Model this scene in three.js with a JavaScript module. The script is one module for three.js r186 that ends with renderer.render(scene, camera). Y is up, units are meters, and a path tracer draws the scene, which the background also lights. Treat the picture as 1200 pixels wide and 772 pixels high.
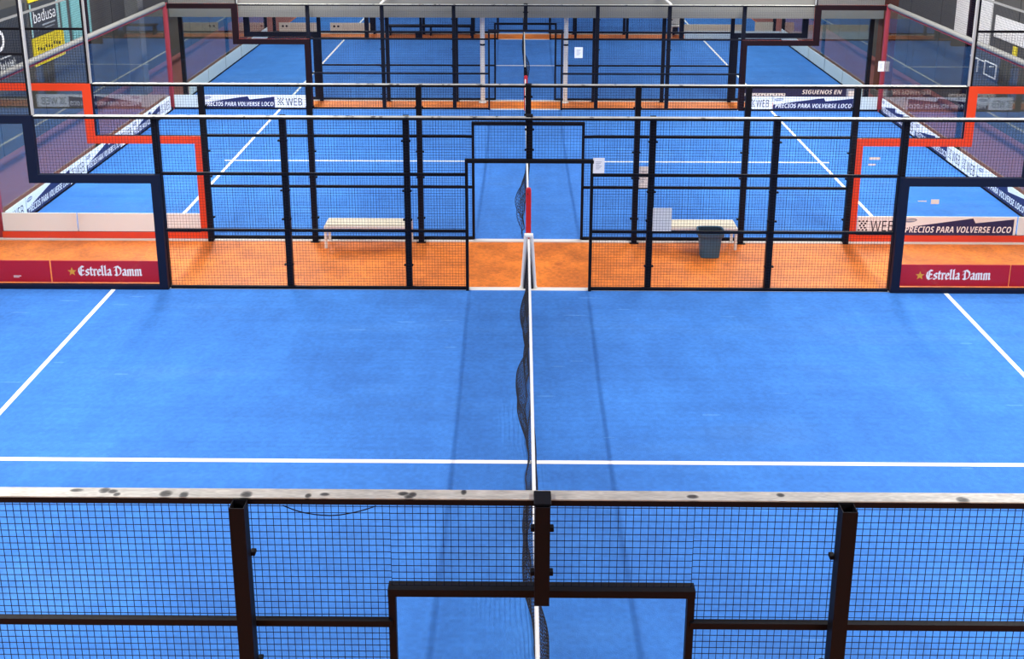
import * as THREE from 'three';
import { RectAreaLightUniformsLib } from 'three/addons/lights/RectAreaLightUniformsLib.js';
import { RoundedBoxGeometry } from 'three/addons/geometries/RoundedBoxGeometry.js';

// ---------------------------------------------------------------- camera, light, exposure
const scene = new THREE.Scene();
scene.background = new THREE.Color(0x000000);
const FOCAL = 1211.02, PPY = 129.77;                       // pixels in the 1200x772 frame
const FULL_H = 2 * (772 - PPY);
const camera = new THREE.PerspectiveCamera(2 * Math.atan(FULL_H / 2 / FOCAL) * 180 / Math.PI, 1200 / 772, 0.1, 200);
camera.setViewOffset(1200, FULL_H, 0, FULL_H / 2 - PPY, 1200, 772);
{
  const yaw = 0.0075, pitch = 0.2481, roll = 0.0017;
  const R = new THREE.Vector3(Math.cos(yaw), 0, -Math.sin(yaw)), K = new THREE.Vector3(Math.sin(yaw), 0, Math.cos(yaw)), Y = new THREE.Vector3(0, 1, 0);
  const F = K.clone().multiplyScalar(-Math.cos(pitch)).addScaledVector(Y, -Math.sin(pitch));
  const U = Y.clone().multiplyScalar(Math.cos(pitch)).addScaledVector(K, -Math.sin(pitch));
  const R2 = R.clone().multiplyScalar(Math.cos(roll)).addScaledVector(U, Math.sin(roll));
  const U2 = U.clone().multiplyScalar(Math.cos(roll)).addScaledVector(R, -Math.sin(roll));
  camera.quaternion.setFromRotationMatrix(new THREE.Matrix4().makeBasis(R2, U2, F.negate()));
  camera.position.set(-0.1606, 7.1644, 6.0388);
}
scene.add(camera);
const renderer = new THREE.WebGLRenderer({ antialias: true });
renderer.toneMapping = THREE.LinearToneMapping;
renderer.toneMappingExposure = 1.15;
renderer.shadowMap.enabled = true;
RectAreaLightUniformsLib.init();
const LAMP = { x: 7.0, y: 7.25, width: 0.3, power: 104, color: new THREE.Color(1.0, 0.985, 0.955) };

// ---------------------------------------------------------------- layout (metres): planes of the side fences
const Z = [0, -10, -12.358, -22.358, -23.556, -33.48, -34.9, -44.9];
const OUT = [1, -1, 1, -1, 1, -1, 1];                      // which way is outside the court
const COURTS = [[0, -10], [-12.358, -22.358], [-23.556, -33.48], [-34.9, -44.9]];
const FLOOR = -0.02, HALF = 12.5, CEIL = 9.2, NEAR = 9, FAR = -47;

// ---------------------------------------------------------------- helpers
let seed = 20240611;
const rnd = () => { seed = (seed * 1664525 + 1013904223) >>> 0; return seed / 4294967296; };
const taken = new Map();
function numbered(name) { const n = taken.get(name) || 0; taken.set(name, n + 1); return n ? `${name}_${String(n).padStart(3, '0')}` : name; }
function tag(o, label, category, group) { o.userData.label = label; o.userData.category = category; if (group) o.userData.group = group; return o; }
function thing(name, label, category, pos = [0, 0, 0], group, turn = 0) {
  const o = new THREE.Group(); o.name = numbered(name); o.position.set(...pos); o.rotation.y = turn; scene.add(o);
  return tag(o, label, category, group);
}
function part(name, geo, mat, parent, pos, label) {
  const m = new THREE.Mesh(geo, mat); m.name = name; m.castShadow = m.receiveShadow = true;
  if (pos) m.position.set(...pos);
  if (label) m.userData.label = label;
  parent.add(m); return m;
}
function structure(name, geo, mat, pos) { const m = part(name, geo, mat, scene, pos); m.userData.kind = 'structure'; return m; }
const boxCache = new Map();
function box(w, h, d) { const k = [w, h, d].map(v => v.toFixed(4)).join(); if (!boxCache.has(k)) boxCache.set(k, new THREE.BoxGeometry(w, h, d)); return boxCache.get(k); }
function rbox(w, h, d, r = 0.006) { const k = 'r' + [w, h, d, r].map(v => v.toFixed(4)).join(); if (!boxCache.has(k)) boxCache.set(k, new RoundedBoxGeometry(w, h, d, 1, r)); return boxCache.get(k); }
// box given by its extents
const ext = (name, mat, parent, x0, x1, y0, y1, z0, z1, r = 0) =>
  part(name, r ? rbox(Math.abs(x1 - x0), y1 - y0, Math.abs(z1 - z0), r) : box(Math.abs(x1 - x0), y1 - y0, Math.abs(z1 - z0)), mat, parent, [(x0 + x1) / 2, (y0 + y1) / 2, (z0 + z1) / 2]);
// bundle of thin square wires between points
class Wires {
  constructor() { this.p = []; this.n = []; this.i = []; }
  seg(a, b, t) {
    const d = new THREE.Vector3().subVectors(b, a).normalize();
    const u = new THREE.Vector3().crossVectors(d, Math.abs(d.y) > 0.7 ? new THREE.Vector3(1, 0, 0) : new THREE.Vector3(0, 1, 0)).normalize();
    const v = new THREE.Vector3().crossVectors(d, u);
    const c = [[1, 1], [-1, 1], [-1, -1], [1, -1]].map(([s, q]) => u.clone().multiplyScalar(s * t / 2).addScaledVector(v, q * t / 2));
    for (let k = 0; k < 4; k++) {
      const c0 = c[k], c1 = c[(k + 1) % 4], n = c0.clone().add(c1).normalize(), s = this.p.length / 3;
      for (const [e, q] of [[a, c0], [a, c1], [b, c1], [b, c0]]) { this.p.push(e.x + q.x, e.y + q.y, e.z + q.z); this.n.push(n.x, n.y, n.z); }
      this.i.push(s, s + 1, s + 2, s, s + 2, s + 3);
    }
  }
  geo() {
    const g = new THREE.BufferGeometry();
    g.setAttribute('position', new THREE.Float32BufferAttribute(this.p, 3)); g.setAttribute('normal', new THREE.Float32BufferAttribute(this.n, 3));
    g.setAttribute('uv', new THREE.Float32BufferAttribute(new Float32Array(this.p.length / 3 * 2), 2));
    g.setIndex(this.i); return g;
  }
}
const V = (x, y, z) => new THREE.Vector3(x, y, z);
const meshCache = new Map();
// welded wire mesh w x h with its lower corner at the origin, in the xy plane
function wireGeo(w, h, t = 0.0029, step = 0.05) {
  const k = [w, h, t, step].map(v => v.toFixed(3)).join();
  if (!meshCache.has(k)) {
    const W = new Wires();
    const nx = Math.round(w / step), ny = Math.round(h / step);
    for (let i = 0; i <= nx; i++) W.seg(V(w * i / nx, 0, t / 2), V(w * i / nx, h, t / 2), t);
    for (let j = 0; j <= ny; j++) W.seg(V(0, h * j / ny, -t / 2), V(w, h * j / ny, -t / 2), t);
    meshCache.set(k, W.geo());
  }
  return meshCache.get(k);
}
function wirePart(parent, x0, x1, y0, y1, z, mat, along = 'x', gauge = 0.0029) {
  const m = part('wire_mesh', wireGeo(Math.abs(x1 - x0), y1 - y0, gauge), mat, parent, along === 'x' ? [Math.min(x0, x1), y0, z] : [z, y0, Math.max(x0, x1)]);
  if (along === 'z') m.rotation.y = Math.PI / 2;
  m.userData.kind = 'stuff'; return m;
}
// open-topped square tube standing on y = 0
const tubeCache = new Map();
function squareTube(w, d, h) {
  const k = [w, d, h].join();
  if (!tubeCache.has(k)) {
    const s = new THREE.Shape([[-w / 2, -d / 2], [w / 2, -d / 2], [w / 2, d / 2], [-w / 2, d / 2]].map(([x, y]) => new THREE.Vector2(x, y)));
    const q = 0.006, hole = new THREE.Path([[-w / 2 + q, -d / 2 + q], [-w / 2 + q, d / 2 - q], [w / 2 - q, d / 2 - q], [w / 2 - q, -d / 2 + q]].map(([x, y]) => new THREE.Vector2(x, y)));
    s.holes.push(hole);
    const g = new THREE.ExtrudeGeometry(s, { depth: h, bevelEnabled: false, steps: 1 }); g.rotateX(-Math.PI / 2);
    tubeCache.set(k, g);
  }
  return tubeCache.get(k);
}
function bar(name, a, b, r, mat, parent, seg = 8) {
  const l = a.distanceTo(b), g = new THREE.CylinderGeometry(r, r, l, seg);
  const m = part(name, g, mat, parent, a.clone().add(b).multiplyScalar(0.5).toArray());
  m.quaternion.setFromUnitVectors(V(0, 1, 0), b.clone().sub(a).normalize()); return m;
}

// ---------------------------------------------------------------- textures
function lattice(n, s) { let q = s >>> 0; const a = new Float32Array(n * n); for (let i = 0; i < n * n; i++) { q = (q * 1664525 + 1013904223) >>> 0; a[i] = q / 4294967296; } return a; }
function pnoise(nx, ny, s) {                                // periodic value noise, u and v in 0..1
  const N = Math.max(nx, ny), a = lattice(N, s);
  return (u, v) => {
    const x = u * nx, y = v * ny, xi = Math.floor(x), yi = Math.floor(y); let fx = x - xi, fy = y - yi; fx = fx * fx * (3 - 2 * fx); fy = fy * fy * (3 - 2 * fy);
    const g = (i, j) => a[(((j % ny) + ny) % ny) * N + (((i % nx) + nx) % nx)];
    return (g(xi, yi) * (1 - fx) + g(xi + 1, yi) * fx) * (1 - fy) + (g(xi, yi + 1) * (1 - fx) + g(xi + 1, yi + 1) * fx) * fy;
  };
}
function dataTex(w, h, f, srgb = true) {
  const d = new Uint8Array(w * h * 4);
  for (let y = 0; y < h; y++) for (let x = 0; x < w; x++) { const c = f((x + 0.5) / w, (y + 0.5) / h, x, y), k = (y * w + x) * 4; d[k] = Math.max(0, Math.min(255, c[0])); d[k + 1] = Math.max(0, Math.min(255, c[1])); d[k + 2] = Math.max(0, Math.min(255, c[2])); d[k + 3] = 255; }
  const t = new THREE.DataTexture(d, w, h, THREE.RGBAFormat); t.magFilter = THREE.LinearFilter; t.minFilter = THREE.LinearMipmapLinearFilter; t.generateMipmaps = true;
  t.wrapS = t.wrapT = THREE.RepeatWrapping; if (srgb) t.colorSpace = THREE.SRGBColorSpace; t.needsUpdate = true; return t;
}
function canvasTex(w, h, draw) {
  const c = document.createElement('canvas'); c.width = w; c.height = h; draw(c.getContext('2d'), w, h);
  const t = new THREE.CanvasTexture(c); t.colorSpace = THREE.SRGBColorSpace; return t;
}
// sanded artificial turf, 20 m x 10 m
const turfTex = (() => {
  const n1 = pnoise(14, 8, 11), n2 = pnoise(60, 30, 12), n3 = pnoise(10, 200, 13), n4 = pnoise(500, 260, 14), n5 = pnoise(160, 9, 15);
  const scuffs = []; for (let i = 0; i < 60; i++) scuffs.push([rnd(), rnd(), 0.003 + 0.006 * rnd(), 0.001 + 0.0015 * rnd()]);
  return dataTex(2048, 1024, (u, v) => {
    let k = 0.09 * (n1(u, v) - 0.5) + 0.07 * (n2(u, v) - 0.5) + 0.05 * (n3(u, v) - 0.5) + 0.10 * (n4(u, v) - 0.5) + 0.04 * (n5(u, v) - 0.5);
    const sand = Math.max(0, n1(v, u) * 0.6 + n2(v, u) * 0.4 - 0.55) * 0.5;
    let r = 52 * (1 + k * 1.2) + 46 * sand, g = 117 * (1 + k) + 26 * sand, b = 197 * (1 + k * 0.8) + 4 * sand;
    for (const s of scuffs) { const dx = (u - s[0]) / s[2], dy = (v - s[1]) / s[3]; if (dx * dx + dy * dy < 1) { r += 20; g += 16; b += 8; } }
    return [r, g, b];
  });
})();
const paintTex = (() => {                                  // worn orange floor paint, 3 m tile
  const n1 = pnoise(3, 3, 21), n2 = pnoise(11, 11, 22), n3 = pnoise(60, 60, 23), n4 = pnoise(220, 220, 24);
  return dataTex(1024, 1024, (u, v) => {
    const k = 0.16 * (n1(u, v) - 0.5) + 0.16 * (n2(u, v) - 0.5) + 0.13 * (n3(u, v) - 0.5) + 0.1 * (n4(u, v) - 0.5);
    const stain = Math.max(0, n2(v, u) * n1(u, v) - 0.45) * 1.2;
    return [228 * (1 + k) * (1 - stain * 0.6), 123 * (1 + k * 1.2) * (1 - stain), 40 * (1 + k * 1.3) * (1 - stain)];
  });
})();
const capTex = (() => {                                    // dusty steel with dark blotches of dirt
  const n1 = pnoise(90, 4, 31), n2 = pnoise(400, 16, 32); const spots = [];
  for (let i = 0; i < 26; i++) spots.push([rnd(), 0.2 + 0.6 * rnd(), 0.0016 + 0.0022 * rnd(), 0.18 + 0.2 * rnd()]);
  return dataTex(2048, 32, (u, v) => {
    const k = 0.16 * (n1(u, v) - 0.5) + 0.16 * (n2(u, v) - 0.5); let d = 0;
    for (const s of spots) { const q = ((u - s[0]) / s[2]) ** 2 + ((v - s[1]) / s[3]) ** 2; d = Math.max(d, Math.max(0, 1.25 - q) * (0.5 + n2(u, v))); }
    d = Math.min(1, d); const c = (1 + k) * (1 - 0.72 * d); return [188 * c, 187 * c, 178 * c];
  });
})();
const grainTex = dataTex(512, 512, (() => { const a = pnoise(256, 256, 41), b = pnoise(64, 64, 42); return (u, v) => { const k = 255 * (0.6 * a(u, v) + 0.4 * b(u, v)); return [k, k, k]; }; })(), false);

// ---------------------------------------------------------------- materials
const std = (c, roughness = 0.6, metalness = 0, more = {}) => new THREE.MeshStandardMaterial({ color: Array.isArray(c) ? new THREE.Color().setRGB(...c) : c, roughness, metalness, ...more });
const grain = grainTex.clone(); grain.repeat.set(40, 20); grain.needsUpdate = true;
const paint = paintTex.clone(); paint.repeat.set((HALF * 2 + 0.6) / 3, (NEAR - FAR) / 3); paint.needsUpdate = true;
const coat = (c, roughness) => new THREE.MeshPhysicalMaterial({ color: new THREE.Color().setRGB(...c), roughness, specularIntensity: 0.18 });
const M = {
  turf: std(0xffffff, 0.95, 0, { map: turfTex, bumpMap: grain, bumpScale: 0.004 }),
  floor: std(0xffffff, 0.55, 0, { map: paint }),
  line: std([0.86, 0.87, 0.86], 0.85),
  kerb: std([0.72, 0.70, 0.66], 0.8),
  black: coat([0.008, 0.008, 0.011], 0.5),
  navy: coat([0.008, 0.012, 0.03], 0.5),
  wire: coat([0.010, 0.014, 0.032], 0.5),
  red: std([0.80, 0.060, 0.012], 0.42),
  maroon: coat([0.014, 0.006, 0.008], 0.5),
  cap: std(0xffffff, 0.55, 0, { map: capTex }),
  galvanised: std([0.44, 0.44, 0.43], 0.45, 0.2),
  tubeGrey: std([0.17, 0.168, 0.158], 0.6),
  white: std([0.82, 0.81, 0.77], 0.5),
  cream: std([0.80, 0.73, 0.56], 0.55),
  boardBack: std([0.87, 0.93, 0.96], 0.6),
  boardPale: std([0.66, 0.74, 0.73], 0.6),
  boardRed: std([0.48, 0.012, 0.032], 0.5),
  netCord: std([0.010, 0.010, 0.016], 0.8),
  cornerRed: std([0.30, 0.03, 0.045], 0.5),
  corridor: std([0.31, 0.10, 0.085], 0.7),
  padRed: std([0.52, 0.012, 0.03], 0.55),
  clad: std([0.075, 0.073, 0.066], 0.65),
  cladBack: std([0.05, 0.048, 0.045], 0.7),
  bulkhead: std([0.205, 0.20, 0.175], 0.75),
  ceiling: std([0.72, 0.72, 0.71], 0.9),
  wallFar: std([0.20, 0.20, 0.20], 0.85),
  bin: std([0.032, 0.125, 0.22], 0.45),
  binDark: std([0.02, 0.04, 0.06], 0.5),
  dark: coat([0.012, 0.013, 0.020], 0.5),
  teal: std([0.22, 0.52, 0.52], 0.5),
  yellow: std([0.80, 0.66, 0.03], 0.5),
  housing: std([0.55, 0.55, 0.55], 0.5),
  glow: std([0.9, 0.9, 0.9], 0.5, 0, { emissive: LAMP.color, emissiveIntensity: 4 }),
  glass: new THREE.MeshPhysicalMaterial({ color: new THREE.Color().setRGB(0.95, 0.975, 0.97), roughness: 0.02, metalness: 0, transmission: 1, thickness: 0, ior: 1.19 }),
  glassEnd: new THREE.MeshPhysicalMaterial({ color: new THREE.Color().setRGB(0.93, 0.96, 0.96), roughness: 0.02, metalness: 0, transmission: 1, thickness: 0, ior: 1.46 }),
  paper: std([0.85, 0.85, 0.84], 0.7),
};
const printed = (tex, rough = 0.5) => std(0xffffff, rough, 0, { map: tex });

// lettering
const textFit = (g, s, x, y, w, h, font = 'bold 100px sans-serif', slant = 0) => {      // text stretched into a box whose baseline is y
  g.save(); g.font = font; const m = g.measureText(s).width; g.translate(x, y); g.transform(1, 0, -slant, 1, 0, 0); g.scale(w / m, h / 72); g.fillText(s, 0, 0); g.restore();
};
const printSlogan = printed(canvasTex(1024, 180, (g, w, h) => {
  g.fillStyle = '#f6f8fb'; g.fillRect(0, 0, w, h);
  g.fillStyle = '#8b95ad'; g.beginPath(); g.ellipse(70, 36, 58, 20, -0.1, 0, 7); g.fill(); g.fillStyle = '#e8e8e8'; g.fillRect(28, 30, 84, 8);
  g.fillStyle = '#1f2356'; g.beginPath(); g.moveTo(0, 112); g.lineTo(630, 14); g.lineTo(655, 62); g.lineTo(1000, 22); g.lineTo(1000, h); g.lineTo(0, h); g.fill();
  g.fillStyle = '#ffffff'; textFit(g, 'PRECIOS PARA VOLVERSE LOCO', 22, 158, 960, 62, 'bold 100px sans-serif', 0.12);
}));
const printWeb = printed(canvasTex(400, 180, (g, w, h) => {
  g.fillStyle = '#f6f8fb'; g.fillRect(0, 0, w, h); g.fillStyle = '#16182c';
  for (let r = 0; r < 5; r++) for (let c = 0; c < 5; c++) if ((r + c) % 2 === 0) { const o = 2 - Math.abs(r - 2); if (c + o < 6) { g.beginPath(); g.arc(20 + c * 17 + o * 4, 46 + r * 22, 9.5, 0, 7); g.fill(); } }
  textFit(g, 'WEB', 122, 148, 226, 108, '100px sans-serif');
}));
const printSiguenos = printed(canvasTex(1024, 128, (g, w, h) => {
  g.fillStyle = '#1a2050'; g.fillRect(0, 0, w, h); g.fillStyle = '#eef0f4'; g.fillRect(0, 60, 400, 34); g.fillStyle = '#1a2050'; for (let i = 0; i < 16; i++) g.fillRect(8 + i * 25, 66 + (i % 3) * 6, 9, 14);
  g.fillStyle = '#ffffff'; textFit(g, 'SIGUENOS EN', 540, 70, 340, 46, 'bold 100px sans-serif', 0.15);
  g.fillStyle = '#93a3c4'; g.fillRect(920, 12, 88, 104); g.fillStyle = '#eef0f4'; g.fillRect(940, 34, 48, 60);
}));
// broad-nib strokes for the blackletter wordmark
const GLYPH = {
  E: [1.02, [[.82, 1.36], [.5, 1.5], [.18, 1.2], [.1, .7], [.22, .22], [.5, .02], [.86, .2]], [[.46, 1.42], [.4, .1]], [[.42, .78], [.62, .86], [.8, .74]]],
  s: [.6, [[.52, .86], [.32, 1.0], [.1, .84], [.16, .62], [.44, .42], [.46, .16], [.26, .02], [.04, .14]]],
  t: [.52, [[.22, 1.32], [.2, .9], [.2, .16], [.34, .02], [.48, .12]], [[.02, .98], [.46, .98]]],
  r: [.56, [[.04, .92], [.16, .98], [.16, .04], [.26, .0]], [[.18, .84], [.38, 1.0], [.52, .88]]],
  e: [.6, [[.14, .5], [.5, .66], [.44, .92], [.28, 1.0], [.12, .82], [.1, .26], [.28, .02], [.54, .16]]],
  l: [.42, [[.04, 1.5], [.16, 1.56], [.16, .16], [.28, .02], [.38, .1]]],
  a: [.68, [[.08, .88], [.3, 1.0], [.46, .86], [.46, .12], [.6, .02]], [[.44, .58], [.14, .44], [.1, .14], [.26, .02], [.44, .18]]],
  D: [1.14, [[.06, 1.34], [.5, 1.5], [.92, 1.14], [.98, .64], [.8, .2], [.42, .0], [.08, .14]], [[.34, 1.38], [.3, .7], [.36, .12]], [[.06, .84], [.22, .92]]],
  m: [1.1, [[.02, .9], [.14, .98], [.14, .02], [.22, .0]], [[.16, .84], [.36, 1.0], [.48, .92], [.48, .02], [.56, .0]], [[.5, .84], [.7, 1.0], [.84, .92], [.84, .1], [.98, .02]]],
  ' ': [.34],
};
function blackletter(g, s, x, y, size, stretch = 1) {
  const nx = 0.1 * size, ny = -0.085 * size;
  for (const ch of s) {
    const [adv, ...strokes] = GLYPH[ch];
    for (const st of strokes) for (let k = 0; k + 1 < st.length; k++) {
      const ax = x + st[k][0] * size * stretch, ay = y - st[k][1] * size, bx = x + st[k + 1][0] * size * stretch, by = y - st[k + 1][1] * size;
      g.beginPath(); g.moveTo(ax - nx, ay - ny); g.lineTo(ax + nx, ay + ny); g.lineTo(bx + nx, by + ny); g.lineTo(bx - nx, by - ny); g.closePath(); g.fill(); g.lineWidth = size * 0.05; g.stroke();
    }
    x += adv * size * stretch;
  }
  return x;
}
const printBeer = printed(canvasTex(1024, 208, (g, w, h) => {
  g.fillStyle = '#c40418'; g.fillRect(0, 0, w, h);
  g.fillStyle = '#e8a526'; g.beginPath(); for (let k = 0; k < 10; k++) { const r = k % 2 ? 19 : 46, a = -Math.PI / 2 + k * Math.PI / 5; g.lineTo(192 + r * Math.cos(a), 106 + r * Math.sin(a)); } g.closePath(); g.fill();
  g.fillStyle = g.strokeStyle = '#fbf3ee'; blackletter(g, 'Estrella Damm', 250, 142, 61, 1.08);
}));
const printRedPlain = printed(canvasTex(1024, 208, (g, w, h) => { g.fillStyle = '#c40418'; g.fillRect(0, 0, w, h); g.fillStyle = g.strokeStyle = '#fbf3ee'; g.fillRect(690, 146, 70, 8); g.fillRect(690, 160, 52, 6); }));
const printPaper = printed(canvasTex(96, 128, (g, w, h) => { g.fillStyle = '#f4f4f2'; g.fillRect(0, 0, w, h); g.fillStyle = '#9aa0aa'; for (let i = 0; i < 6; i++) g.fillRect(22, 30 + i * 12, 52 - (i % 3) * 10, 4); }), 0.7);
const printMarks = printed(canvasTex(512, 112, (g, w, h) => { g.fillStyle = '#e3e6e2'; g.fillRect(0, 0, w, h); g.fillStyle = '#2a2c3c'; g.beginPath(); g.arc(52, 46, 15, 0, 7); g.fill(); g.beginPath(); g.arc(104, 46, 15, 0, 7); g.fill(); g.fillStyle = '#b9bfbd'; for (let i = 0; i < 11; i++) g.fillRect(170 + i * 30, 14, 5, 84); }));
const printBadusa = printed(canvasTex(512, 400, (g, w, h) => {
  g.fillStyle = '#3a3e42'; g.fillRect(0, 0, w, h); g.fillStyle = '#8fb6b4'; g.fillRect(0, 0, 26, h); g.fillRect(470, 0, 42, h);
  g.fillStyle = '#eef0ee'; textFit(g, 'badusa', 44, 236, 410, 132, '100px sans-serif'); g.fillStyle = '#9aa4aa'; g.fillRect(190, 276, 240, 20); g.fillRect(120, 322, 290, 12);
}));
const printYellow = printed(canvasTex(512, 200, (g, w, h) => {
  g.fillStyle = '#e9d31c'; g.fillRect(0, 0, w, h); g.fillStyle = '#9a8b10'; for (let i = 0; i < 13; i++) g.fillRect(20 + i * 38, 6, 9, h - 12);
  g.fillStyle = '#2f2c12'; for (let i = 0; i < 9; i++) g.fillRect(60 + i * 44, 70 + (i % 3) * 8, 26, 22); for (let i = 0; i < 6; i++) g.fillRect(150 + i * 52, 150, 30, 14);
}));
const printDarkSign = printed(canvasTex(512, 300, (g, w, h) => {
  g.fillStyle = '#33373a'; g.fillRect(0, 0, w, h); g.strokeStyle = '#f2f2f0'; g.lineWidth = 20; g.beginPath(); g.arc(200, 146, 44, -1.7, 1.7); g.stroke();
  g.fillStyle = '#d8dcda'; g.fillRect(190, 232, 120, 8); for (let i = 0; i < 7; i++) { g.fillRect(186 + i * 24, 252 + (i % 2) * 10, 6, 42 - (i % 2) * 10); g.fillRect(186 + i * 24, 268, 16, 5); g.fillRect(196 + i * 24, 268, 5, 26); }
}));

// ---------------------------------------------------------------- the hall
structure('floor', box(HALF * 2 + 0.6, 0.3, NEAR - FAR), M.floor, [0, FLOOR - 0.15, (NEAR + FAR) / 2]);
const floorMesh = scene.getObjectByName('floor');
for (const s of [-1, 1]) part('walkway', box(HALF - 10.04, 0.006, NEAR - FAR), M.corridor, floorMesh, [s * (HALF + 10.04) / 2, 0.152, 0], 'dark red-brown walkway');
structure('ceiling', box(HALF * 2 + 0.6, 0.3, NEAR - FAR), M.ceiling, [0, CEIL + 0.15, (NEAR + FAR) / 2]);
structure('wall_far', box(HALF * 2 + 0.6, CEIL - FLOOR, 0.3), M.wallFar, [0, (CEIL + FLOOR) / 2, FAR - 0.15]);
structure('wall_near', box(HALF * 2 + 0.6, CEIL - FLOOR, 0.3), M.wallFar, [0, (CEIL + FLOOR) / 2, NEAR + 0.15]);
for (const s of [-1, 1]) {
  const w = structure(s < 0 ? 'wall_left' : 'wall_right', box(0.3, CEIL - FLOOR, NEAR - FAR), M.cladBack, [s * (HALF + 0.2), (CEIL + FLOOR) / 2, (NEAR + FAR) / 2]);
  for (let k = 0; k < 23; k++) {                            // upright cladding panels with open joints
    const z = NEAR - 1.2 - k * 2.42;
    part('panel', box(0.05, CEIL - FLOOR - 0.02, 2.38), M.clad, w, [-s * 0.175, 0, z - (NEAR + FAR) / 2]);
  }
}
// deep grey bulkhead hanging between the second and third court
structure('lintel', box(20.1, CEIL - 2.556, 0.3), M.bulkhead, [0, (CEIL + 2.556) / 2, -22.96]);
// pale edging strips along the long sides of the courts
for (let f = 0; f < 7; f++) structure(numbered('trim'), box(20.0, 0.02, 0.13), M.kerb, [0, FLOOR + 0.01, Z[f] + OUT[f] * 0.066]);

// lamps: a row over each long side of every court
[...COURTS, [8.4, 0.6]].forEach(([zn, zf], c) => {
  const power = LAMP.power * [1.0, 1.3, 0.62, 0.5, 0.7][c];
  for (const s of [-1, 1]) {
    const len = zn - zf - 0.6, t = thing('linear_lamp', 'long white linear lamp hung from the hall ceiling above a court', 'lamp', [s * LAMP.x, LAMP.y, (zn + zf) / 2], 'linear lamps above the courts');
    ext('housing', M.housing, t, -LAMP.width / 2 - 0.03, LAMP.width / 2 + 0.03, 0, 0.12, -len / 2, len / 2);
    ext('diffuser', M.glow, t, -LAMP.width / 2, LAMP.width / 2, -0.012, 0, -len / 2 + 0.02, len / 2 - 0.02);
    for (const e of [-1, 1]) bar('hanger', V(0, 0.12, e * len * 0.4), V(0, CEIL - LAMP.y, e * len * 0.4), 0.008, M.housing, t, 6);
    const L = new THREE.RectAreaLight(LAMP.color, power, LAMP.width, len - 0.04); L.position.set(s * LAMP.x, LAMP.y - 0.03, (zn + zf) / 2); L.rotation.set(-Math.PI / 2, 0, 0); L.castShadow = true; scene.add(L);
  }
});

// ---------------------------------------------------------------- turf courts
[['blue turf court whose net ends at a white splayed post', 0], ['blue turf court enclosed by the orange-red glass frames', 1], ['blue turf court beyond the grey bulkhead, behind two white poles', 2], ['blue turf court at the far end of the hall, beyond the last orange strip', 3]].forEach(([label, c]) => {
  const [zn, zf] = COURTS[c], d = zn - zf, t = thing('court_carpet', label, 'court', [0, 0, (zn + zf) / 2]);
  ext('turf', M.turf, t, -9.94, 9.94, FLOOR, 0, -d / 2, d / 2);
  for (const s of [-1, 1]) ext('service_line', M.line, t, s * 6.95 - 0.035, s * 6.95 + 0.035, 0, 0.003, -d / 2 + 0.048, d / 2 - 0.048);
  ext('centre_line', M.line, t, -7.15, 7.15, 0, 0.0032, -0.035, 0.035);
});

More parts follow.
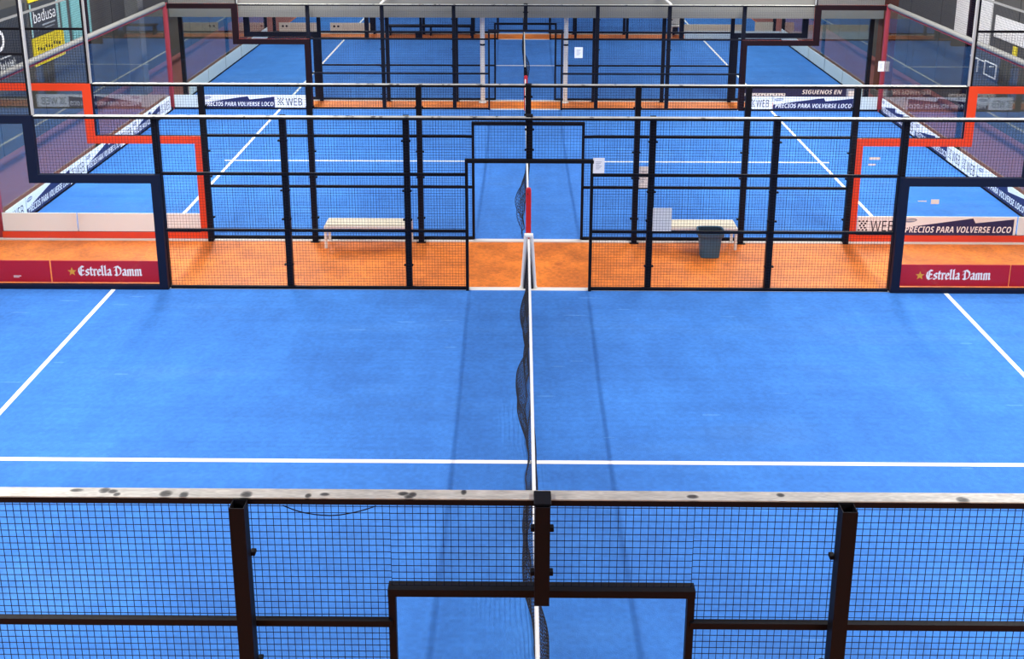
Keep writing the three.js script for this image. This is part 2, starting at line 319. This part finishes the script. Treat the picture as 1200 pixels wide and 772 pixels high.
// ---------------------------------------------------------------- side fences
const FENCE = [
  'black wire mesh fence with a dusty dirt-spotted top rail and open doorway',
  'black wire mesh fence standing between the two red star banners',
  'black wire mesh fence between orange-red glass frames, behind the white benches',
  'dark wire mesh fence with white slanted struts on its posts, at the grey bulkhead',
  'dark wire mesh fence directly behind the two white poles',
  'dark wire mesh fence just in front of the last orange strip',
  'dark wire mesh fence with a low dark bench before it, beyond the last orange strip'];
Z.slice(0, 7).forEach((z, f) => {
  const o = OUT[f], t = thing('mesh_fence', FENCE[f], 'fence', [0, 0, z]);
  const dw = f === 4 ? 0.88 : 1.02, dh = 2.26, pm = f < 3 ? M.black : M.dark;
  for (const x of o > 0 ? [-5.97, -4, -2, 0, 2, 4, 5.97] : [-4, -2, 0, 2, 4]) {
    const y0 = x === 0 ? dh : FLOOR, h = (x === 0 ? 3.012 : 2.99) - y0;
    const p = part('post', squareTube(0.1, 0.1, h), pm, t, [x, y0, o * 0.105]);
    if (f < 4) for (const y of x === 0 ? [0.18, 0.52] : [0.45, 1.25, 1.75, 2.6]) for (const s of [-1, 1]) part('clamp', rbox(0.035, 0.03, 0.05), pm, p, [s * 0.06, y, -o * 0.06]);
    if (x !== 0 && Math.abs(x) < 5) part('base_plate', box(0.17, 0.012, 0.17), pm, p, [0, 0.006, 0]);
    if (x === 0) part('bracket', rbox(0.115, 0.02, 0.15), pm, p, [0, h - 0.002, -o * 0.05]);
  }
  // top rail with its pale cap
  const rail = ext('top_rail', pm, t, -6.02, 6.02, 2.952, 2.992, -0.052, 0.052);
  part('rail_cap', box(12.04, 0.008, 0.1), M.cap, rail, [0, 0.024, 0]);
  // rails beside the doorway
  for (const s of [-1, 1]) for (const y of [1.04, 2.02]) ext('rail', pm, t, s * dw, s * 6.0, y - 0.022, y + 0.022, o * 0.006, o * 0.05);
  for (const s of [-1, 1]) ext('bottom_rail', pm, t, s * dw, s * 6.0, 0.002, 0.05, o * 0.006, o * 0.05);
  // doorway frame
  for (const s of [-1, 1]) ext('door_post', pm, t, s * (dw + 0.025), s * (dw - 0.025), 0.001, dh + 0.025, -0.03, 0.03);
  ext('door_lintel', pm, t, -dw - 0.025, dw + 0.025, dh - 0.025, dh + 0.03, -0.045, 0.045);
  // wire mesh, bay by bay
  if (f < 5) {
    const xs = [-6, -4, -2, -dw];
    for (let k = 0; k < 3; k++) for (const s of [-1, 1]) wirePart(t, s * xs[k] * -1, s * xs[k + 1] * -1, 0.05, 2.95, -o * 0.004, M.wire, 'x', f ? 0.0029 : 0.0036);
    for (const s of [-1, 1]) wirePart(t, 0, s * dw, dh + 0.03, 2.95, -o * 0.004, M.wire, 'x', f ? 0.0029 : 0.0036);
  } else for (const s of [-1, 1]) wirePart(t, s * dw, s * 6, 0.05, 2.95, -o * 0.004, M.wire);
  if (f === 0) {                                            // loose wire sagging under the top rail
    const g = new THREE.TubeGeometry(new THREE.CatmullRomCurve3([V(-1.72, 2.95, 0.06), V(-1.6, 2.905, 0.065), V(-1.4, 2.88, 0.066), V(-1.22, 2.91, 0.063), V(-1.1, 2.95, 0.06)]), 20, 0.004, 5);
    part('loose_wire', g, pm, t);
  }
  if (f === 3) for (const s of [-1, 1]) bar('strut', V(s * 4.03, 2.99, -0.06), V(s * 3.74, 3.26, -0.45), 0.035, M.white, t);
});

// ---------------------------------------------------------------- stepped glass corners of the side walls
function glassCorner(f, s, label, group) {
  const z = Z[f], o = OUT[f], two = f === 2 || f === 3;
  const tm = two ? M.maroon : f < 2 ? M.navy : M.dark;
  const t = thing('glass_corner', label, 'glass wall', [0, 0, z], group);
  const X = v => s * v;
  const members = [                                         // name, x0, x1, y0, y1
    ['post', 6.03, 6.17, 0.001, 2.01], ['step_rail', 6.17, 8.16, 1.868, 2.01], ['step_post', 8.0, 8.16, 2.01, 3.0], ['upper_rail', 8.16, 9.94, 2.868, 3.0],
    ['corner_post', 9.945, 10.06, 0.001, 3.02], ['bottom_rail', 6.17, 9.945, 0.001, f === 2 ? 0.125 : 0.07]];
  for (const [n, x0, x1, y0, y1] of members) {
    const m = ext(n, two && n === 'corner_post' ? M.cornerRed : tm, t, X(x0), X(x1), y0, y1, -0.045, 0.045);
    if (two && n !== 'corner_post') part('facing', box(Math.abs(x1 - x0), y1 - y0, 0.02), M.red, m, [0, 0, o * 0.055]);
  }
  if (o < 0) part('mesh_post', squareTube(0.1, 0.1, 2.989), f < 3 ? M.black : M.dark, t, [X(6.075), 0.001, o * 0.105]);
  part('pane', box(1.83, 1.80, 0.012), M.glass, t, [X(7.085), 0.97, 0]);
  part('pane', box(1.93, 2.80, 0.012), M.glass, t, [X(8.973), 1.47, 0]);
  // upper mesh and its tubes
  const pole = part('pole', squareTube(0.028, 0.05, 2.2), M.galvanised, t, [X(8.0), 3.0, o * 0.02]);
  part('pole_back', box(0.036, 2.2, 0.05), M.black, pole, [s * 0.033, 1.1, 0]);
  const rail = ext('top_rail', M.black, t, X(6.025), X(7.97), 2.952, 2.992, -0.052, 0.052);
  part('rail_cap', box(1.945, 0.008, 0.1), M.cap, rail, [0, 0.024, 0]);
  ext('high_rail', M.black, t, X(8.03), X(10), 3.98, 4.02, -0.02, 0.02);
  if (f < 5) { wirePart(t, X(6.04), X(8.0), 2.01, 2.95, 0, M.wire); wirePart(t, X(8.03), X(10), 3.0, 3.98, 0, M.wire); }
}
glassCorner(1, -1, 'navy stepped glass wall corner with plain white boards showing through it');
glassCorner(1, 1, 'navy stepped glass wall corner with the white and navy slogan board behind it');
glassCorner(2, -1, 'orange-red stepped glass wall corner with plain white boards along its foot');
glassCorner(2, 1, 'orange-red stepped glass wall corner with slogan and web boards along its foot');
for (const [x, y, w, h] of [[6.42, 1.62, 0.2, 0.05], [6.38, 1.5, 0.14, 0.03], [7.62, 0.78, 0.15, 0.09], [7.38, 0.79, 0.16, 0.02]])       // small stickers on the pane
  part('sticker', box(w, h, 0.002), M.paper, scene.getObjectByName('glass_corner_003'), [x, y, 0.008], 'small white sticker');
glassCorner(3, -1, 'dark maroon stepped glass wall corner whose web board stands towards the doorway');
glassCorner(3, 1, 'dark maroon stepped glass wall corner with a notice on its red corner post');
glassCorner(4, -1, 'dark stepped glass wall corner behind the bulkhead, without any board');
glassCorner(4, 1, 'dark stepped glass wall corner behind the bulkhead, with a navy lettered board');
glassCorner(5, -1, 'dark stepped glass corner before the last orange strip, without a board');
glassCorner(5, 1, 'dark stepped glass corner before the last orange strip, with a long pale board');
glassCorner(6, -1, 'dark stepped glass wall corner beyond the last orange strip, with dotted white boards');
glassCorner(6, 1, 'dark stepped glass wall corner beyond the last orange strip, near the white chair');

// ---------------------------------------------------------------- glass end walls
function endWall(c, s, label, group) {
  const [zn, zf] = COURTS[c], d = zn - zf - 0.2, t = thing('end_glass_wall', label, 'glass wall', [s * 10, 0, (zn + zf) / 2], group);
  for (let k = 0; k < 5; k++) {
    part('pane', box(0.012, 2.84, d / 5 - 0.012), M.glassEnd, t, [0, 1.49, -d / 2 + d / 5 * (k + 0.5)]);
  }
  ext('bottom_rail', M.dark, t, -0.04, 0.04, FLOOR, 0.07, -d / 2, d / 2);
  ext('post', M.maroon, t, s * 0.06, s * 0.16, FLOOR, 4.0, -0.05, 0.05);
  for (let k = 0; k < 3; k++) bar('top_tube', V(0, 3.0, -d / 2 + d / 3 * k + 0.006), V(0, 3.0, -d / 2 + d / 3 * (k + 1) - 0.006), 0.065, M.tubeGrey, t, 10);
  if (c === 1) ext('upper_rail', M.cornerRed, t, -0.012, 0.012, 2.9, 2.935, -d / 2, d / 2);
  ext('high_rail', M.tubeGrey, t, -0.02, 0.02, 3.98, 4.02, -d / 2, d / 2);
  if (c < 2) wirePart(t, -d / 2, d / 2, 3.05, 3.97, 0, M.wire, 'z');
}
endWall(0, -1, 'glass end wall of the court with the white splayed net post, on the yellow banner side');
endWall(0, 1, 'glass end wall of the court with the white splayed net post, on the white panel side');
endWall(1, -1, 'glass end wall with yellow, teal and dark wall banners rising behind it');
endWall(1, 1, 'glass end wall with big plain white wall panels rising behind it');
endWall(2, -1, 'glass end wall beyond the bulkhead with pale boards, near the pale concrete column');
endWall(2, 1, 'glass end wall beyond the bulkhead with pale boards, near the rust-brown column');

// ---------------------------------------------------------------- boards at the foot of the glass
// a board centred at [x, y, z]; its printed face looks along +z before the turn
function board(name, label, w, h, pos, turn, mat, print, group) {
  const t = thing(name, label, 'board', pos, group, turn);
  part('panel', box(w, h, 0.02), mat, t);
  if (print) part('print', new THREE.PlaneGeometry(w - 0.004, h - 0.004), print, t, [0, 0, 0.0112]);
  return t;
}
// red banners behind the glass of the first court
board('banner_board', 'red banner board with gold star and white lettering, in front of the plain white boards', 1.83, 0.38, [-7.095, 0.275, Z[1] - 0.075], 0, M.boardRed, printBeer);
board('banner_board', 'red banner board with gold star and white lettering, in front of the slogan board', 1.83, 0.38, [7.105, 0.275, Z[1] - 0.075], 0, M.boardRed, printBeer);
for (const s of [-1, 1]) board('banner_board', 'red banner board with only tiny white print, in front of the ' + (s < 0 ? 'plain white boards' : 'slogan board'), 1.9, 0.38, [s * 8.99, 0.275, Z[1] - 0.075], 0, M.boardRed, printRedPlain);
// boards on the orange-red frames
for (const [a, b, l] of [[-9.93, -8.52, 'short'], [-8.5, -6.18, 'long']]) board('plain_board', l + ' plain white board standing alone with another at the foot of the orange-red glass frame', b - a, 0.36, [(a + b) / 2, 0.312, Z[2] + 0.028], 0, M.boardBack, null);
board('web_board', 'white web board with a dotted chevron, on the orange-red glass frame', 0.82, 0.36, [6.6, 0.312, Z[2] + 0.028], 0, M.boardBack, printWeb);
board('slogan_board', 'white and navy slogan board on the orange-red glass frame', 2.14, 0.36, [8.11, 0.312, Z[2] + 0.028], 0, M.boardBack, printSlogan);
board('plain_board', 'short plain white board beside the slogan board on the orange-red frame', 0.7, 0.36, [9.56, 0.312, Z[2] + 0.028], 0, M.boardBack);
// far side of the second court
const z4 = Z[3] + 0.07;
board('slogan_board', 'white and navy slogan board at the maroon glass corner, its web board towards the doorway', 2.1, 0.36, [-8.08, 0.24, z4], 0, M.boardBack, printSlogan);
board('web_board', 'white web board following the slogan board at the maroon glass corner', 0.84, 0.36, [-6.6, 0.24, z4], 0, M.boardBack, printWeb);
board('plain_board', 'short white board between the red corner post and the slogan board', 0.78, 0.36, [-9.53, 0.24, z4], 0, M.boardPale);
board('web_board', 'white web board in front of the navy board at the maroon glass corner', 0.66, 0.36, [6.63, 0.24, z4], 0, M.boardBack, printWeb);
board('slogan_board', 'white and navy slogan board in front of the navy board at the maroon glass corner', 2.3, 0.36, [8.13, 0.24, z4], 0, M.boardBack, printSlogan);
board('plain_board', 'short white board beside the slogan board that hides the navy board', 0.6, 0.36, [9.6, 0.24, z4], 0, M.boardPale);
board('navy_board', 'navy board with white lettering behind the bulkhead glass corner', 3.5, 0.36, [8.0, 0.24, Z[4] + 0.07], 0, M.navy, printSiguenos);
// along the end walls of the second court
for (const s of [-1, 1]) {
  const where = s < 0 ? 'below the yellow and teal banners' : 'below the white wall panels';
  const turn = -s * Math.PI / 2, x = s * 9.925; let z = -12.45;
  const seq = s < 0 ? [['web', 0.8], ['slogan', 2.1], ['web', 0.8], ['slogan', 2.1], ['web', 0.8], ['slogan', 2.1], ['web', 0.8]] : [['plain', 1.0], ['slogan', 2.3], ['web', 0.8], ['web', 0.8], ['slogan', 2.1], ['web', 0.8], ['slogan', 1.7]];
  const count = {}, nth = ['first', 'second', 'third', 'fourth', 'fifth'];
  for (const [k, w] of seq) {
    count[k] = (count[k] ?? -1) + 1;
    const nm = k + '_board', lb = { web: 'web board ', slogan: 'slogan board ', plain: 'plain board ' }[k] + where + ', ' + nth[count[k]] + ' from the orange frame';
    board(nm, lb, w - 0.02, 0.4, [x, 0.27, z - w / 2], turn, M.boardPale, k === 'web' ? printWeb : k === 'slogan' ? printSlogan : null, k === 'plain' ? undefined : k + ' boards ' + where);
    z -= w;
  }
  for (let k = 0; k < 5; k++) board('plain_board', nth[k] + ' pale board past the bulkhead on the side of the ' + (s < 0 ? 'concrete' : 'rust-brown') + ' column', 1.9, 0.4, [s * 9.925, 0.27, Z[4] - 1.05 - k * 1.96], turn, M.boardPale, null, 'pale boards beyond the bulkhead');
}
// far boards
for (const [a, b, l] of [[-9.8, -8.3, 'standing farther from the dark bench'], [-7.75, -6.15, 'standing closer to the dark bench']]) board('marked_board', 'far white board with two dark dots, ' + l, b - a, 0.35, [(a + b) / 2, 0.24, Z[6] + 0.07], 0, M.boardPale, printMarks, 'far dotted boards');
board('plain_board', 'long pale board beyond the last orange strip, beside the white chair', 2.5, 0.33, [7.5, 0.23, Z[6] + 0.07], 0, M.boardPale);
board('plain_board', 'short tall pale board beyond the last orange strip', 0.72, 0.42, [9.58, 0.28, Z[6] + 0.07], 0, M.boardPale);
board('plain_board', 'long pale board in front of the last orange strip', 3.7, 0.3, [8.05, 0.22, Z[5] + 0.07], 0, M.boardPale);

// ---------------------------------------------------------------- nets
function net(c, label, sagPts, fine) {
  const [zn, zf] = COURTS[c], L = zn - zf - 0.1, t = thing('court_net', label, 'net', [0, 0, (zn + zf) / 2]);
  const top = q => 0.90 - 0.04 * Math.sin(Math.PI * q);     // q 0 near .. 1 far
  const curve = (q, col) => {                               // piecewise smooth billow amplitude
    const z = zn - 0.05 - q * L; let k = 0; while (k + 2 < sagPts.length && z < sagPts[k + 1][0]) k++;
    const a = sagPts[k], b = sagPts[k + 1]; let u = Math.min(1, Math.max(0, (z - a[0]) / (b[0] - a[0]))); u = u * u * (3 - 2 * u); return a[col] * (1 - u) + b[col] * u;
  };
  const P = (q, v) => {                                     // v 0 at the band .. 1 at the ground
    const y = (top(q) - 0.03) * (1 - v) + 0.015 * v;
    const belly = curve(q, 1) * Math.sin(Math.PI * Math.min(1, v * 1.05)) + curve(q, 2) * v + 0.008 * Math.sin(q * 90) * v;
    return V(belly, y, L / 2 - q * L);
  };
  const W = new Wires(), nz = fine, ny = Math.round(fine / 11);
  for (let i = 0; i <= nz; i++) for (let j = 0; j < ny; j++) W.seg(P(i / nz, j / ny), P(i / nz, (j + 1) / ny), 0.0043);
  for (let j = 1; j <= ny; j++) for (let i = 0; i < nz; i++) W.seg(P(i / nz, j / ny), P((i + 1) / nz, j / ny), j === ny ? 0.012 : 0.0043);
  const n = part('netting', W.geo(), M.netCord, t); n.userData.kind = 'stuff';
  // white band folded over the cable
  const bandShape = []; for (let i = 0; i <= 40; i++) bandShape.push(V(0, top(i / 40) + 0.0, L / 2 - L * i / 40));
  const bg = new THREE.TubeGeometry(new THREE.CatmullRomCurve3(bandShape), 60, 0.019, 8); part('band', bg, M.white, t);
  const cg = new THREE.TubeGeometry(new THREE.CatmullRomCurve3([V(0, 0.91, L / 2 + 0.12), V(0, 0.905, L / 2 - 0.05)]), 4, 0.008, 6); part('cable', cg, M.black, t);
  return t;
}
// sag: z, belly (x of the middle), drift of the foot
const net1 = net(0, 'black net with white top band on the court ending at the white splayed post', [
  [0, 0.02, 0.0], [-1.0, 0.09, 0.05], [-1.6, 0.09, 0.04], [-2.0, 0.0, 0.0], [-2.4, -0.10, -0.03], [-3.2, -0.10, -0.03], [-3.7, 0.09, -0.10], [-4.6, 0.07, -0.07], [-5.0, -0.03, -0.04], [-5.6, -0.15, -0.06], [-6.3, -0.16, -0.07], [-6.6, -0.05, -0.05], [-6.9, -0.07, -0.05], [-7.2, -0.02, -0.02], [-7.7, -0.09, -0.03], [-8.2, -0.12, -0.04], [-8.8, -0.05, -0.02], [-10, 0.0, 0.0]], 240);
for (const s of [-1, 1]) bar('post', V(s * 0.105, FLOOR, -5.12), V(s * 0.045, 0.92, -5.12), 0.036, M.white, net1, 10);
part('post_head', rbox(0.15, 0.05, 0.1, 0.012), M.white, net1, [0, 0.935, -5.12]);
{ const sh = new THREE.Shape([[-0.085, 0], [0.085, 0], [0.012, 0.86], [-0.012, 0.86]].map(([x, y]) => new THREE.Vector2(x, y))); part('end_strap', new THREE.ExtrudeGeometry(sh, { depth: 0.012, bevelEnabled: false }), M.netCord, net1, [0, 0.005, -5.07]); }
for (const s of [-1, 1]) part('post_foot', rbox(0.09, 0.02, 0.16, 0.008), M.white, net1, [s * 0.105, FLOOR + 0.01, -5.12]);
const net2 = net(1, 'black sagging net with white top band tied between two red posts', [
  [-12.4, -0.05, -0.1], [-12.7, -0.16, -0.12], [-12.9, -0.06, -0.05], [-13.3, -0.2, -0.1], [-13.8, -0.12, -0.06], [-14.6, -0.04, -0.02], [-16, 0.05, 0.04], [-18, 0.03, 0.03], [-20, 0.08, 0.06], [-22.4, 0.0, 0.0]], 150);
for (const z of [4.97, -4.93]) { const p = part('post', rbox(0.1, 0.99, 0.09, 0.02), M.padRed, net2, [0.015, 0.497, z]); part('post_cap', rbox(0.07, 0.02, 0.07, 0.006), M.padRed, p, [0, 0.5, 0]); }
const net3 = net(2, 'black net with white top band on the court behind the two white poles', [[-23.5, 0.0, 0], [-25, 0.05, 0.03], [-26.3, 0.12, 0.08], [-27, 0.02, 0.02], [-30, -0.06, -0.04], [-33.5, 0, 0]], 110);
for (const z of [4.9, -4.9]) part('post', rbox(0.08, 0.97, 0.08, 0.015), M.dark, net3, [0, 0.487, z]);
const net4 = net(3, 'black net with white top band on the court at the far end of the hall', [[-34.9, 0.0, 0], [-38, 0.05, 0.03], [-44.9, 0, 0]], 66);
for (const z of [4.9, -4.9]) part('post', rbox(0.08, 0.97, 0.08, 0.015), M.dark, net4, [0, 0.487, z]);

// ---------------------------------------------------------------- furniture in the orange strip
function bench(x0, x1, label) {
  const t = thing('bench', label, 'bench', [(x0 + x1) / 2, FLOOR, -12.08], 'white benches'), w = x1 - x0, y = 0.46;
  for (let k = 0; k < 3; k++) ext('slat', M.cream, t, -w / 2 + 0.02, w / 2 - 0.02, y - 0.025, y, -0.185 + k * 0.125, -0.07 + k * 0.125, 0.006);
  for (const s of [-1, 1]) {
    for (const q of [-1, 1]) ext('leg', M.white, t, s * (w / 2 - 0.05), s * w / 2, 0, y - 0.025, q * 0.185 - 0.022, q * 0.185 + 0.022, 0.006);
    ext('end_rail', M.white, t, s * (w / 2 - 0.05), s * w / 2, y - 0.065, y - 0.025, -0.16, 0.16, 0.006);
  }
  for (const q of [-1, 1]) ext('side_rail', M.white, t, -w / 2 + 0.05, w / 2 - 0.05, y - 0.07, y - 0.026, q * 0.185 - 0.02, q * 0.185 + 0.02, 0.006);
}
bench(-3.76, -2.16, 'white bench with cream slats standing alone on the orange strip');
bench(2.24, 3.86, 'white bench with cream slats behind the blue-grey waste bin');
{
  const t = thing('waste_bin', 'blue-grey plastic waste bin standing before a white bench', 'bin', [3.305, FLOOR, -11.6]);
  const rings = (list, seg = 40) => {                       // rounded-square loft through [half width x, half width z, y]
    const p = [], idx = [];
    list.forEach(([a, b, y]) => { for (let k = 0; k < seg; k++) { const th = k / seg * 2 * Math.PI, c = Math.cos(th), s = Math.sin(th), e = 0.42; p.push(a * Math.sign(c) * Math.abs(c) ** e, y, b * Math.sign(s) * Math.abs(s) ** e); } });
    for (let r = 0; r + 1 < list.length; r++) for (let k = 0; k < seg; k++) { const a = r * seg + k, b = r * seg + (k + 1) % seg; idx.push(a, a + seg, b, b, a + seg, b + seg); }
    const g = new THREE.BufferGeometry(); g.setAttribute('position', new THREE.Float32BufferAttribute(p, 3)); g.setAttribute('uv', new THREE.Float32BufferAttribute(new Float32Array(p.length / 3 * 2), 2)); g.setIndex(idx); g.computeVertexNormals(); return g;
  };
  part('body', rings([[0.001, 0.001, 0], [0.165, 0.12, 0], [0.17, 0.125, 0.01], [0.205, 0.15, 0.42]]), M.bin, t);
  part('rim', rings([[0.2, 0.145, 0.41], [0.238, 0.178, 0.415], [0.242, 0.182, 0.5], [0.236, 0.176, 0.52], [0.222, 0.162, 0.52], [0.215, 0.155, 0.5]]), M.bin, t);
  part('liner', rings([[0.216, 0.156, 0.505], [0.2, 0.14, 0.36], [0.17, 0.12, 0.1], [0.001, 0.001, 0.09]]), M.binDark, t);
}
// signs and sheets
function sheet(name, label, w, h, pos, turn = 0, thick = 0.004) { const t = thing(name, label, 'sign', pos, undefined, turn); part('panel', box(w, h, thick), M.paper, t); part('print', new THREE.PlaneGeometry(w - 0.01, h - 0.01), printPaper, t, [0, 0, thick / 2 + 0.001]); }
sheet('paper_notice', 'small white notice by the upper corner of the doorway, between the red banners', 0.185, 0.26, [1.125, 2.2, Z[1] + 0.036]);
tag(part(numbered('plate_sign'), rbox(0.31, 0.415, 0.01, 0.004), M.paper, scene, [2.19, 1.255, Z[1] - 0.014]), 'blank white plate sign behind the wire above the bench with the bin', 'sign');
sheet('paper_notice', 'white notice on the mesh fence behind the bench with the bin', 0.18, 0.415, [2.155, 1.255, Z[2] + 0.056]);
sheet('paper_notice', 'white notice beside a white pole, on the fence with slanted struts', 0.23, 0.31, [1.485, 1.655, Z[3] + 0.012]);
sheet('paper_notice', 'white notice hung on the red corner post near the white wall panels', 0.17, 0.29, [9.93, 1.3, Z[3] + 0.05]);
// white poles in the narrow strip behind the bulkhead
for (const [x, l] of [[-1.235, 'round white pole standing alone on the narrow orange strip'], [1.17, 'round white pole beside the white notice on the narrow orange strip']]) {
  const t = thing('white_pole', l, 'pole', [x, FLOOR, -23.3], 'white poles');
  part('shaft', new THREE.CylinderGeometry(0.065, 0.065, 3.6, 16), M.white, t, [0, 1.8, 0]);
  part('collar', new THREE.CylinderGeometry(0.072, 0.072, 0.05, 16), M.dark, t, [0, 1.72, 0]);
  part('base_plate', new THREE.CylinderGeometry(0.11, 0.11, 0.02, 16), M.white, t, [0, 0.01, 0]);
}
// things on the last orange strip
{
  const b = thing('low_bench', 'low dark bench on the last orange strip', 'bench', [-3.7, FLOOR, -34.55]);
  ext('seat', M.dark, b, -1.7, 1.7, 0.34, 0.4, -0.18, 0.18, 0.01); ext('skirt', M.dark, b, -1.7, 1.7, 0.05, 0.12, -0.16, -0.12);
  for (const x of [-1.6, 0, 1.6]) ext('leg', M.dark, b, x - 0.03, x + 0.03, 0, 0.34, -0.15, 0.15);
  const q = thing('storage_box', 'small black box on the last orange strip before the dark bench', 'box', [-4.15, FLOOR, -34.0]);
  part('body', rbox(0.2, 0.16, 0.2, 0.01), M.dark, q, [0, 0.08, 0]); part('lid', rbox(0.22, 0.03, 0.22, 0.008), M.dark, q, [0, 0.175, 0]);
  const ch = thing('plastic_chair', 'white plastic chair at the end of the last orange strip', 'chair', [6.0, FLOOR, -34.4]);
  ext('seat', M.white, ch, -0.2, 0.2, 0.4, 0.44, -0.2, 0.2, 0.01); ext('backrest', M.white, ch, -0.2, 0.2, 0.46, 0.8, -0.2, -0.17, 0.01);
  for (const sx of [-1, 1]) for (const sz of [-1, 1]) ext('leg', M.white, ch, sx * 0.18 - 0.02, sx * 0.18 + 0.02, 0, sz < 0 ? 0.47 : 0.4, sz * 0.18 - 0.02, sz * 0.18 + 0.02);
}

// ---------------------------------------------------------------- banners and fittings on the hall walls
function wallBanner(name, label, s, z0, z1, y0, y1, mat, print) {
  const w = Math.abs(z1 - z0), t = thing(name, label, 'banner', [s * (HALF - 0.02), (y0 + y1) / 2, (z0 + z1) / 2], undefined, -s * Math.PI / 2);
  part('panel', box(w, y1 - y0, 0.03), mat, t); if (print) part('print', new THREE.PlaneGeometry(w - 0.01, y1 - y0 - 0.01), print, t, [0, 0, 0.017]); return t;
}
wallBanner('wall_banner', 'charcoal wall banner with rounded white lettering above the yellow banner', -1, -19.6, -21.25, 2.5, 3.36, M.clad, printBadusa);
wallBanner('wall_banner', 'yellow wall banner with dark bars below the charcoal lettered banner', -1, -19.62, -21.4, 1.76, 2.48, M.yellow, printYellow);
wallBanner('wall_banner', 'plain yellow wall banner topmost above the charcoal lettered banner', -1, -19.6, -20.9, 3.4, 4.3, M.yellow);
wallBanner('wall_banner', 'narrow teal wall banner next to the charcoal lettered banner', -1, -21.42, -21.75, 2.0, 5.0, M.teal);
wallBanner('wall_banner', 'wide teal wall banner between narrow teal strip and grey cladding', -1, -22.0, -23.25, 1.9, 5.0, M.teal);
wallBanner('wall_banner', 'charcoal wall banner with a large white curve and small white letters', -1, -17.0, -19.4, 2.0, 3.45, M.clad, printDarkSign);
wallBanner('wall_panel', 'large blank white wall panel next to the grey cladding', 1, -21.5, -23.77, 1.95, 5.0, M.white).userData.category = 'panel';
wallBanner('wall_panel', 'blank white wall panel cut off by the grey pier, above the yellow notice', 1, -18.5, -21.25, 2.35, 2.92, M.white).userData.category = 'panel';
wallBanner('wall_banner', 'small yellow wall notice under a blank white panel', 1, -19.9, -20.1, 2.02, 2.3, M.yellow);
{
  const t = thing('wall_rack', 'white tubular wall rack frames seen through the glass end wall', 'rack', [HALF - 0.12, 0, -21.6]);
  const f = (z0, z1, y0, y1, closed) => { bar('tube', V(0, y1, z0), V(0, y1, z1), 0.02, M.white, t); bar('tube', V(0, y0, z0), V(0, y1, z0), 0.02, M.white, t); bar('tube', V(0, y0, z1), V(0, y1, z1), 0.02, M.white, t); if (closed) bar('tube', V(0, y0, z0), V(0, y0, z1), 0.02, M.white, t); };
  f(-1.05, -0.2, 1.26, 1.62, false); f(0.22, 0.9, 1.3, 1.66, true);
  bar('stay', V(0, 1.62, -0.2), V(0, 1.62, 0.22), 0.016, M.white, t); bar('stay', V(0, 1.55, 0.5), V(0.12, 1.55, 0.5), 0.02, M.white, t); bar('stay', V(0, 1.55, -0.6), V(0.12, 1.55, -0.6), 0.02, M.white, t);
}
for (const [s, z] of [[-1, -24.3], [1, -24.4]]) {
  const t = thing('concrete_column', s < 0 ? 'pale concrete column between the glass end wall and grey cladding' : 'rust-brown column behind the red corner post', 'column', [s * (s < 0 ? 11.6 : 10.75), FLOOR, z]);
  part('shaft', rbox(0.42, CEIL - FLOOR, 0.42, 0.03), s < 0 ? M.tubeGrey : std([0.16, 0.045, 0.02], 0.7), t, [0, (CEIL - FLOOR) / 2, 0]); part('plinth', rbox(0.52, 0.2, 0.52, 0.02), M.tubeGrey, t, [0, 0.1, 0]);
}

renderer.render(scene, camera);
